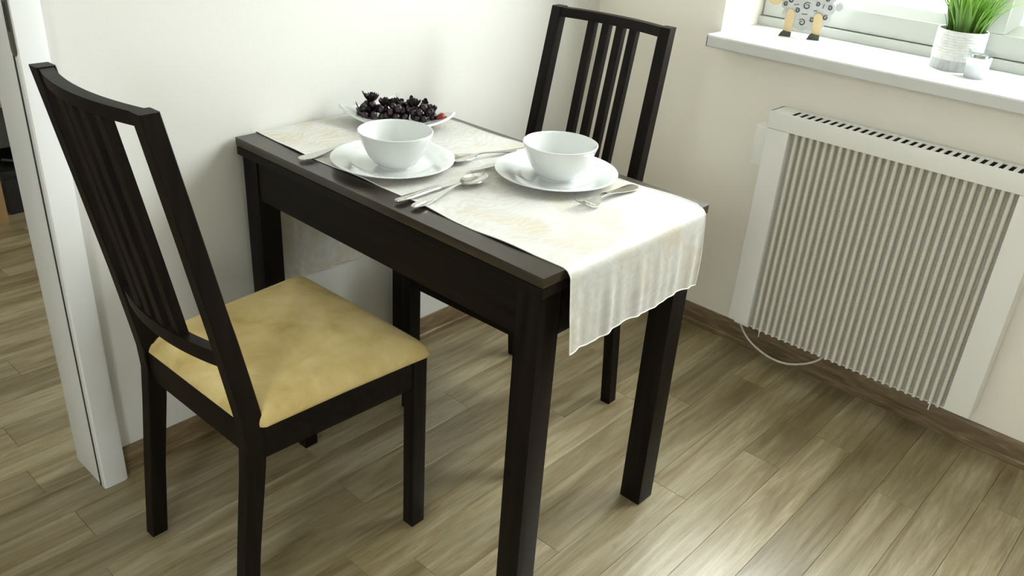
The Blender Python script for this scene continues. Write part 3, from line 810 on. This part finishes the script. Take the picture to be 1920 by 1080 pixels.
rg = random.Random(11)
def rock(q, r, s=(1, 1, 1)):
    t = bmesh.new(); bmesh.ops.create_icosphere(t, subdivisions=2, radius=r, matrix=Matrix.Translation(q) @ Matrix.Diagonal((*s, 1))); return t
sph = B(); sph._merge(rock((0, 0, 0), 1.0)); GM = sph.mesh('grape', 'grape_skin', 180)
def bunch(cx, cy, z, n, sx, sy, label, seed):
    g = random.Random(seed)
    e = empty('grape_bunch', (cx, cy, z), R(-48), label, 'grapes', 'grapes in the white dish')
    ps = []
    tries = 0
    while len(ps) < n and tries < 4000:
        tries += 1
        r = g.uniform(0.0078, 0.0102)
        px, py = g.uniform(-sx, sx), g.uniform(-sy, sy)
        if (px / sx) ** 2 + (py / sy) ** 2 > 1: continue
        pz = r + g.choice((0, 0, 0.013, 0.025)) * (1 - 0.6 * ((px / sx) ** 2 + (py / sy) ** 2))
        if any((px - a) ** 2 + (py - b) ** 2 + (pz - c) ** 2 < (0.9 * (r + d)) ** 2 for a, b, c, d in ps): continue
        ps.append((px, py, pz, r))
    for px, py, pz, r in ps:
        o = link('grape', GM, e, (px, py, pz)); o.scale = (r, r, r * g.uniform(1.0, 1.15)); o.rotation_euler = (g.uniform(-.6, .6), g.uniform(-.6, .6), 0)
    B().tube([(-sx * 0.8, 0, 0.018), (0, 0.004, 0.024), (sx * 0.7, -0.006, 0.020), (sx * 1.0, -0.010, 0.034)], [0.0012, 0.0016, 0.0016, 0.0018], 6).build('stem', 'stem', e)
    return e
# bunches lie along the dish diagonal seen from the camera
bunch(-0.975, -0.088, TZ + 0.0102, 20, 0.034, 0.026, 'dark purple grape bunch at the wall end of the white dish', 3)
bunch(-0.930, -0.135, TZ + 0.0102, 24, 0.036, 0.028, 'dark purple grape bunch in the middle of the white dish', 8)
bunch(-0.893, -0.177, TZ + 0.0105, 14, 0.024, 0.024, 'dark purple grape bunch beside the strawberry in the white dish', 21)
def leafm(L, w, curl):
    def f(u, v):
        s = 2 * v - 1
        ww = w * math.sin(math.pi * min(1, u * 0.93 + 0.05)) ** 0.7 * (1 + 0.22 * math.sin(u * 22))
        return (L * u, ww * s, curl * L * u * u + 0.25 * ww * abs(s))
    return B().grid(f, 9, 4).solidify(0.0006).mesh('leaf', 'dark_leaf', 40)
LM = [leafm(0.030, 0.012, 0.35), leafm(0.024, 0.012, -0.2), leafm(0.034, 0.011, 0.6)]
def petalm():
    def f(u, v):
        s = 2 * v - 1; w = 0.0085 * math.sin(math.pi * (0.12 + 0.8 * u)) ; return (0.019 * u, 1.25 * w * s, 0.012 * u * u + 0.005 * s * s)
    return B().grid(f, 6, 4).solidify(0.0006).mesh('petal', 'dark_petal', 60)
PM = petalm()
def sprig(x, y, z, seed, label, kind):
    g = random.Random(seed); e = empty('dried_flower', (x, y, z), g.uniform(0, 6), label, 'dried flower', 'dried flowers in the white dish')
    B().tube([(0, 0, -0.012), (0.001, 0.001, 0.0), (0, 0, 0.010)], 0.0011, 6).build('stalk', 'stem', e)
    if kind == 'flower':
        for ring, (nn, tilt, sc) in enumerate(((6, 0.15, 1.0), (5, 0.7, 0.85), (4, 1.15, 0.6))):
            for k in range(nn):
                o = link('petal', PM, e, (0, 0, 0.005 + ring * 0.002)); o.rotation_euler = (0, -tilt, 2 * math.pi * k / nn + ring * 0.5 + g.uniform(-.15, .15)); o.scale = (sc,) * 3
    for k in range(4 if kind == 'leafy' else 2):
        o = link('leaf', g.choice(LM), e, (0, 0, 0.004)); o.rotation_euler = (g.uniform(-.5, .5), -g.uniform(0.1, 1.0), 2 * math.pi * k / 4 + g.uniform(-.4, .4)); o.scale = (g.uniform(.75, 1.0),) * 3
FL = [(-0.992, -0.072, 0.034, 'leafy', 'leafy dark sprig at the far left tip of the fruit pile'),
      (-0.962, -0.072, 0.050, 'flower', 'dark dried flower standing highest at the left of the fruit pile'),
      (-0.948, -0.104, 0.043, 'flower', 'dark dried flower left of centre on the fruit pile'),
      (-0.928, -0.118, 0.042, 'flower', 'dark dried flower at the centre of the fruit pile'),
      (-0.905, -0.128, 0.046, 'leafy', 'pointed dark leaf sprig right of centre on the fruit pile'),
      (-0.900, -0.150, 0.044, 'flower', 'round dark flower right of centre on the fruit pile'),
      (-0.876, -0.160, 0.042, 'leafy', 'pointed dark leaf sprig at the right of the fruit pile'),
      (-0.880, -0.186, 0.034, 'flower', 'dark red flower just left of the strawberry'),
      (-0.985, -0.090, 0.030, 'leafy', 'small dark leaf sprig low at the left of the fruit pile')]
for i, (x, y, dz, kd, lb) in enumerate(FL): sprig(x, y, TZ + dz - 0.013, 40 + i, lb, kd)
sbx = empty('strawberry', (-0.880, -0.208, TZ + 0.0190), R(-45), 'red strawberry at the right end of the white dish', 'strawberry')
B().lathe([(0, 0.0), (0.004, 0.0006), (0.0085, 0.006), (0.0110, 0.013), (0.0105, 0.018), (0.007, 0.0215), (0, 0.0225)], 20).xform(Matrix.Rotation(R(70), 4, 'Y')).build('fruit', 'strawberry_skin', sbx, angle=180)
for k in range(5):
    o = link('leaf', LM[1], sbx, (0.0205, 0, 0.0075)); o.scale = (0.4,) * 3; o.rotation_euler = (R(72) * k, R(60), 0)

# ------------------------------------------------------------------ electric radiator
HX, HY0, HY1, HZ0, HZ1 = -0.100, -0.668, -1.356, 0.130, 0.764
ht = empty('electric_radiator', (0.0, (HY0 + HY1) / 2, HZ0), 0, 'white wall-mounted electric radiator with vertical ribs under the window', 'radiator')
OFF = Matrix.Translation((0, -(HY0 + HY1) / 2, -HZ0))
def hp(b, nm, m, parent=None, **k): b.xform(OFF); return b.build(nm, m, parent or ht, **k)
BX = -0.026
PW_ = 0.0625
hp(B().box(HX, BX, HY0, HY0 - PW_, HZ0 + 0.002, 0.7175, 0.002), 'side_panel', 'heater_white')
hp(B().box(HX, BX, HY1 + PW_, HY1, HZ0 + 0.002, 0.7175, 0.002), 'side_panel', 'heater_white')
# top cover: front lip, rear strip, end plates and bars between the slots
s0x, s1x = -0.091, -0.042
SP, NS = 0.02033, 28
c_ = B().box(HX - 0.001, s0x, HY0 + 0.001, HY1 - 0.001, 0.718, HZ1, 0.0025)
c_.box(s1x, BX, HY0 + 0.001, HY1 - 0.001, 0.761, HZ1, 0.0008)
ys = [-0.7285 - SP * i for i in range(NS)]
hw = 0.0053
edges = [HY0 + 0.001] + [e for y in ys for e in (y + hw, y - hw)] + [HY1 - 0.001]
for a, b in zip(edges[0::2], edges[1::2]):
    c_.box(s0x - 0.001, s1x + 0.001, a, b, 0.7622, HZ1)
c_.box(HX, BX, HY0 + 0.001, HY0 - 0.004, 0.718, HZ1, 0.001).box(HX, BX, HY1 + 0.004, HY1 - 0.001, 0.718, HZ1, 0.001).box(BX - 0.003, BX, HY0, HY1, 0.718, HZ1 - 0.001)
hp(c_, 'top_cover', 'heater_white')
hp(B().box(HX + 0.010, BX - 0.004, HY0 - 0.006, HY1 + 0.006, 0.7178, 0.7608), 'slot_shade_block', 'slot_shade')  # near-black block just under the slots stands in for the shade inside
hp(B().box(HX + 0.026, BX, HY0 - PW_, HY1 + PW_, HZ0 - 0.008, 0.7177, 0.002), 'stone_plate', 'heater_stone')
hp(B().box(BX, BX + 0.040, HY0 - 0.04, HY1 + 0.04, 0.35, 0.42, 0.002), 'wall_bracket', 'heater_white')
hp(B().box(BX, BX + 0.040, HY0 - 0.04, HY1 + 0.04, 0.60, 0.66, 0.002), 'wall_bracket', 'heater_white')
# ribs: rounded vertical bars
RS, NR = 0.02035, 27
pr = []
for k in range(9):
    a = math.pi * k / 8
    pr.append((HX + 0.010 - 0.0060 * math.sin(a), 0.0050 * math.cos(a)))
pr += [(HX + 0.030, -0.0050), (HX + 0.030, 0.0050)]
ribme = B().prism(pr, 0.0, 0.592).mesh('rib', 'heater_stone_lit', 30)
for i in range(NR):
    link('rib', ribme, ht, (0, -0.7490 - RS * i - (HY0 + HY1) / 2, 0.1265 - HZ0))
# thermostat box at the left end, pointer and underside
thb = hp(B().box(-0.086, -0.040, HY0 + 0.038, HY0 - 0.001, 0.606, 0.716, 0.002), 'thermostat_box', 'heater_white')
hp(B().box(-0.064, -0.058, HY0 + 0.0225, HY0 + 0.0165, 0.716, 0.742, 0.001), 'thermostat_lever', 'heater_white', thb) if False else None
q = B().box(-0.050, -0.046, HY0 + 0.0225, HY0 + 0.0185, 0.7155, 0.739, 0.0008); q.xform(OFF); q.build('thermostat_lever', 'heater_white', thb)
hp(B().box(-0.07, 0.012, HY0 + 0.0, HY0 - 0.012, 0.50, 0.62, 0.002), 'side_bracket', 'heater_white')
for y in (-0.772, -1.262):
    hp(B().tube([(HX + 0.004, y, 0.131), (HX + 0.002, y + 0.001, 0.120), (HX + 0.004, y + 0.001, 0.110)], 0.0014, 6), 'clip', 'clip_metal')
# power cord looping under the heater
key = [(-0.030, -0.672, 0.112), (-0.040, -0.690, 0.086), (-0.046, -0.730, 0.054), (-0.050, -0.795, 0.034), (-0.052, -0.855, 0.038), (-0.052, -0.915, 0.068), (-0.050, -0.948, 0.100), (-0.048, -0.955, 0.125)]
def spline(P, m=8):
    out = []
    P = [Vector(p) for p in P]; P = [2 * P[0] - P[1]] + P + [2 * P[-1] - P[-2]]
    for i in range(1, len(P) - 2):
        for k in range(m):
            t = k / m; a, b, c, d = P[i - 1:i + 3]
            out.append(0.5 * ((2 * b) + (c - a) * t + (2 * a - 5 * b + 4 * c - d) * t * t + (3 * b - a - 3 * c + d) * t ** 3))
    out.append(P[-2]); return out
hp(B().tube(spline(key), 0.0032, 8), 'power_cord', 'cord_plastic', angle=60)
hp(B().box(-0.060, -0.020, HY0 - 0.002, HY0 - 0.050, 0.104, HZ0 + 0.004, 0.002), 'cord_box', 'heater_white')

# ------------------------------------------------------------------ potted grass
pt = empty('potted_grass', (0.137, -1.014, SZ), 0, 'green grass plant in a ribbed white and grey pot on the sill', 'potted plant')
prof = [(0, 0.0), (0.0555, 0.0), (0.0565, 0.002), (0.0572, 0.0258), (0.0572, 0.0262)]
B().lathe(prof, 64).build('pot_base', 'pot_band', pt)
prof = [(0.0572, 0.0262), (0.0578, 0.033)]
z = 0.033
while z < 0.084:
    prof += [(0.0576, z), (0.0587, z + 0.0022), (0.0587, z + 0.0040), (0.0574, z + 0.0062)]; z += 0.0064
prof += [(0.0582, z + 0.001), (0.0582, 0.0940), (0.0570, 0.0952), (0.0545, 0.0950), (0.0538, 0.092), (0.0530, 0.060), (0, 0.060)]
B().lathe(prof, 64).build('pot_body', 'pot_ceramic', pt, angle=40)
B().lathe([(0, 0.0835), (0.030, 0.0830), (0.0525, 0.0800), (0.0525, 0.070), (0, 0.070)], 40).build('soil', 'soil', pt)
gg = random.Random(4)
blades = []
for L, lean in ((0.15, 0.03), (0.17, 0.055), (0.13, 0.075), (0.16, 0.10), (0.12, 0.05)):
    def f(u, v, L=L, lean=lean):
        s = 2 * v - 1; w = 0.0030 * (1 - u ** 2.2) + 0.0002
        return (lean * u ** 1.9, w * s, L * (u - 0.12 * (lean / 0.1) * u ** 3) + 0.0)
    def g(u, v, f=f):
        x, y, z = f(u, v); return (x + 0.0012 * (2 * v - 1) ** 2, y, z)
    blades.append(B().grid(g, 8, 2).mesh('grass_blade', 'grass', 60))
for i in range(190):
    a = gg.uniform(0, 2 * math.pi); r = 0.043 * math.sqrt(gg.uniform(0, 1))
    x, y = r * math.cos(a), r * math.sin(a)
    o = link('grass_blade', gg.choice(blades), pt, (x + 0.003, y - 0.003, 0.080))
    k = 0.35 + 0.55 * r / 0.043
    o.rotation_euler = (0, gg.uniform(-0.02, 0.16) * k, a + gg.uniform(-.7, .7)); o.scale = (k, gg.uniform(.8, 1.25), gg.uniform(.72, 1.1))

# ------------------------------------------------------------------ tea light glass
tl = empty('tealight_holder', (0.068, -1.086, SZ), 0, 'frosted glass tealight holder in front of the pot on the sill', 'candle holder')
B().lathe([(0, 0.0), (0.0225, 0.0), (0.0245, 0.0025), (0.0272, 0.049), (0.0255, 0.049), (0.0225, 0.008), (0, 0.007)], 48).build('frosted_cup', 'frosted_glass', tl, angle=50)
B().lathe([(0.0272, 0.049), (0.0280, 0.063), (0.0274, 0.0645), (0.0265, 0.063), (0.0255, 0.049), (0.0272, 0.049)], 48).build('clear_rim', 'clear_glass', tl, angle=50)
B().lathe([(0, 0.0085), (0.0190, 0.0085), (0.0195, 0.040), (0.0185, 0.042), (0.0175, 0.040), (0, 0.039)], 32).build('candle', 'wax', tl)
B().lathe([(0.0212, 0.0475), (0.0222, 0.0475), (0.0222, 0.056), (0.0212, 0.056), (0.0212, 0.0475)], 32).build('candle_cup', 'steel', tl)
B().tube([(0, 0, 0.039), (0.0005, 0, 0.047), (0.0015, 0, 0.052)], 0.0008, 6).build('wick', 'black', tl)

# ------------------------------------------------------------------ wooden sheep
sa = R(20)
shp = empty('sheep_figure', (0.14, -0.593, SZ), 0, 'flat wooden sheep with dark curls and cream legs on the sill', 'figurine')
# local plane: t = (sin a, -cos a), normal towards the room = (-cos a, -sin a)
M = Matrix(((math.sin(sa), 0, -math.cos(sa), 0), (-math.cos(sa), 0, -math.sin(sa), 0), (0, 1, 0, 0), (0, 0, 0, 1)))
def shb(b, nm, m, parent=None, **k): b.xform(M); return b.build(nm, m, parent or shp, **k)
def smooth_loop(P, m=6):
    n_ = len(P); out = []
    for i in range(n_):
        a, b, c, d = [Vector((*P[(i + k) % n_], 0)) for k in (-1, 0, 1, 2)]
        for k in range(m):
            t = k / m; v = 0.5 * ((2 * b) + (c - a) * t + (2 * a - 5 * b + 4 * c - d) * t * t + (3 * b - a - 3 * c + d) * t ** 3)
            out.append((v.x, v.y))
    return out
# scalloped fleece outline (mm), bumps between the notch points
notch = [(-52, 72), (-47, 50), (-18, 28), (16, 27), (33, 28), (62, 45), (74, 71), (73, 102), (70, 132), (45, 152), (14, 160), (-20, 155), (-48, 138), (-62, 112), (-60, 92)]
cen = (8, 90); out = []
for i, a in enumerate(notch):
    b = notch[(i + 1) % len(notch)]
    mx, my = (a[0] + b[0]) / 2, (a[1] + b[1]) / 2
    dx, dy = b[0] - a[0], b[1] - a[1]; L = math.hypot(dx, dy); nx, ny = dy / L, -dx / L
    if (mx - cen[0]) * nx + (my - cen[1]) * ny < 0: nx, ny = -nx, -ny
    for k in range(9):
        t = k / 9; h = math.sin(math.pi * t) ** 0.75 * min(0.30 * L, 9)
        out.append(((a[0] + dx * t + nx * h) / 1000, (a[1] + dy * t + ny * h) / 1000))
bd = shb(B().prism(out, -0.004, 0.004, 0.0008), 'fleece', 'sheep_wool')
def curl(cx, cy, r, rot, turns=1.35, flip=1):
    pts = []
    for k in range(26):
        t = k / 25; a = rot + flip * t * turns * 2 * math.pi; rr = r * (1 - 0.72 * t)
        pts.append((cx / 1000 + rr / 1000 * math.cos(a), cy / 1000 + rr / 1000 * math.sin(a), 0.0040))
    b = B().tube(pts, [0.0004 + 0.00150 * math.sin(math.pi * min(1, 0.12 + k / 30)) for k in range(26)], 6); shb(b, 'curl_mark', 'sheep_mark', bd)
for cx, cy, r, rot, fl_ in ((-50.4, 85.7, 6, 0.6, 1), (-37.3, 97.1, 7.5, 0.5, 1), (6.8, 86.6, 10.5, 0.7, 1), (-16.8, 72.5, 6.5, 2.5, -1), (1.1, 42.1, 9.5, 2.6, -1), (25.6, 51.9, 6.5, 2.4, -1), (33.5, 94.4, 6, 2.4, -1),
                            (66.8, 88.6, 6.5, 2.5, -1), (61.0, 62.0, 7, 0.8, 1), (56.5, 110.0, 7, 2.6, -1), (-12, 118, 9, 0.6, 1), (24, 125, 9, 2.5, -1), (-40, 122, 7, 0.6, 1), (50, 134, 7, 2.5, -1), (6, 146, 7, 0.5, 1)):
    curl(cx, cy, r, rot, 1.3, fl_)
def bowtie(cx, cy, L, rot):
    ca, sa_ = math.cos(rot), math.sin(rot); w, m = 2.0, 1.1
    P = [(-L / 2, -w), (-L / 2 + 2, -m), (L / 2 - 2, -m), (L / 2, -w), (L / 2, w), (L / 2 - 2, m), (-L / 2 + 2, m), (-L / 2, w)]
    shb(B().prism([((cx + x * ca - y * sa_) / 1000, (cy + x * sa_ + y * ca) / 1000) for x, y in P], 0.0036, 0.0045), 'dash_mark', 'sheep_mark', bd)
for cx, cy, L, rot in ((-21.9, 87.1, 13, 0.2), (49.4, 90.4, 11, 1.4), (4.3, 64.5, 14, 0.05), (30.8, 76.6, 8, 0.1), (-20, 135, 12, 0.4), (30, 108, 12, 0.3)): bowtie(cx, cy, L, rot)
for pts, hf in (([(-43, 15), (-24, 13), (-20, 38), (-20.5, 58), (-24, 69), (-33, 75), (-41, 70), (-44, 55), (-44, 35)], [(-54, -0.6), (-21, -0.6), (-21.5, 13), (-32, 14), (-43, 16), (-50, 9)]),
                ([(34, 17), (54, 15), (56, 40), (55, 56), (51, 66), (43, 71), (34, 69), (30.5, 60), (31.5, 38)], [(23, 0), (56.5, 0), (56, 14.5), (45, 15), (34, 17.5), (27, 10)])):
    shb(B().prism([(x / 1000, y / 1000) for x, y in smooth_loop(pts, 4)], 0.0042, 0.0090, 0.0008), 'leg', 'sheep_cream')
    shb(B().prism([(x / 1000, max(0, y) / 1000) for x, y in hf], -0.004, 0.0125, 0.0008), 'hoof', 'sheep_hoof')
hd = shb(B().prism([(x / 1000, y / 1000) for x, y in smooth_loop([(-98, 92), (-90, 83), (-78, 80), (-67, 84), (-58, 98), (-55, 116), (-60, 130), (-74, 134), (-88, 126), (-98, 108)], 4)], 0.0042, 0.0095, 0.0008), 'head', 'sheep_cream')
shb(B().prism([(x / 1000, y / 1000) for x, y in smooth_loop([(-58, 126), (-44, 130), (-38, 122), (-46, 114), (-58, 116)], 4)], 0.0096, 0.0125, 0.0006), 'ear', 'sheep_cream', hd)
for ex in (-82, -72):
    shb(B().prism([((ex + 1.5 * math.cos(k * .7854)) / 1000, (112 + 1.5 * math.sin(k * .7854)) / 1000) for k in range(8)], 0.0094, 0.0100), 'eye', 'sheep_mark', hd)
shb(B().prism([((90 + 10 * math.cos(k * math.pi / 12)) / 1000, (93 + 12 * math.sin(k * math.pi / 12)) / 1000) for k in range(24)], -0.010, -0.0042, 0.0008), 'tail', 'sheep_wool')

# ------------------------------------------------------------------ furniture glimpsed in the next room
be = empty('media_bench', (-1.00, 1.85, 0), 0, 'low wooden bench with dark panels in the next room, past the doorway', 'bench')
def bp_(b, nm, m): b.xform(Matrix.Translation((1.00, -1.85, 0))); b.build(nm, m, be)
bp_(B().box(-1.36, -0.45, 1.60, 2.10, 0.425, 0.450, 0.002), 'bench_top', 'oak')
for x in (-1.345, -0.515):
    for y in (1.612, 2.04): bp_(B().box(x, x + 0.045, y, y + 0.045, 0, 0.426, 0.002), 'leg', 'oak')
bp_(B().box(-1.29, -0.52, 1.64, 2.06, 0.27, 0.424, 0.002), 'drawer_box', 'dark_grey')
bp_(B().box(-1.34, -0.47, 2.07, 2.085, 0.02, 0.424, 0.002), 'back_board', 'dark_grey')
bx_ = empty('storage_box', (-1.06, 1.84, 0), 0, 'black box on the floor under the wooden bench in the next room', 'box')
B().box(-0.21, 0.21, -0.16, 0.16, 0.0, 0.14, 0.008).build('box_body', 'black', bx_)
B().box(-0.216, 0.216, -0.166, 0.166, 0.1402, 0.170, 0.006).build('lid', 'black', bx_)
cb = B().tube(spline([(-1.28, 1.62, 0.236), (-1.22, 1.615, 0.222), (-1.16, 1.62, 0.230), (-1.08, 1.64, 0.25), (-1.05, 1.66, 0.28)]), 0.005, 8); bp_(cb, 'cable', 'black')
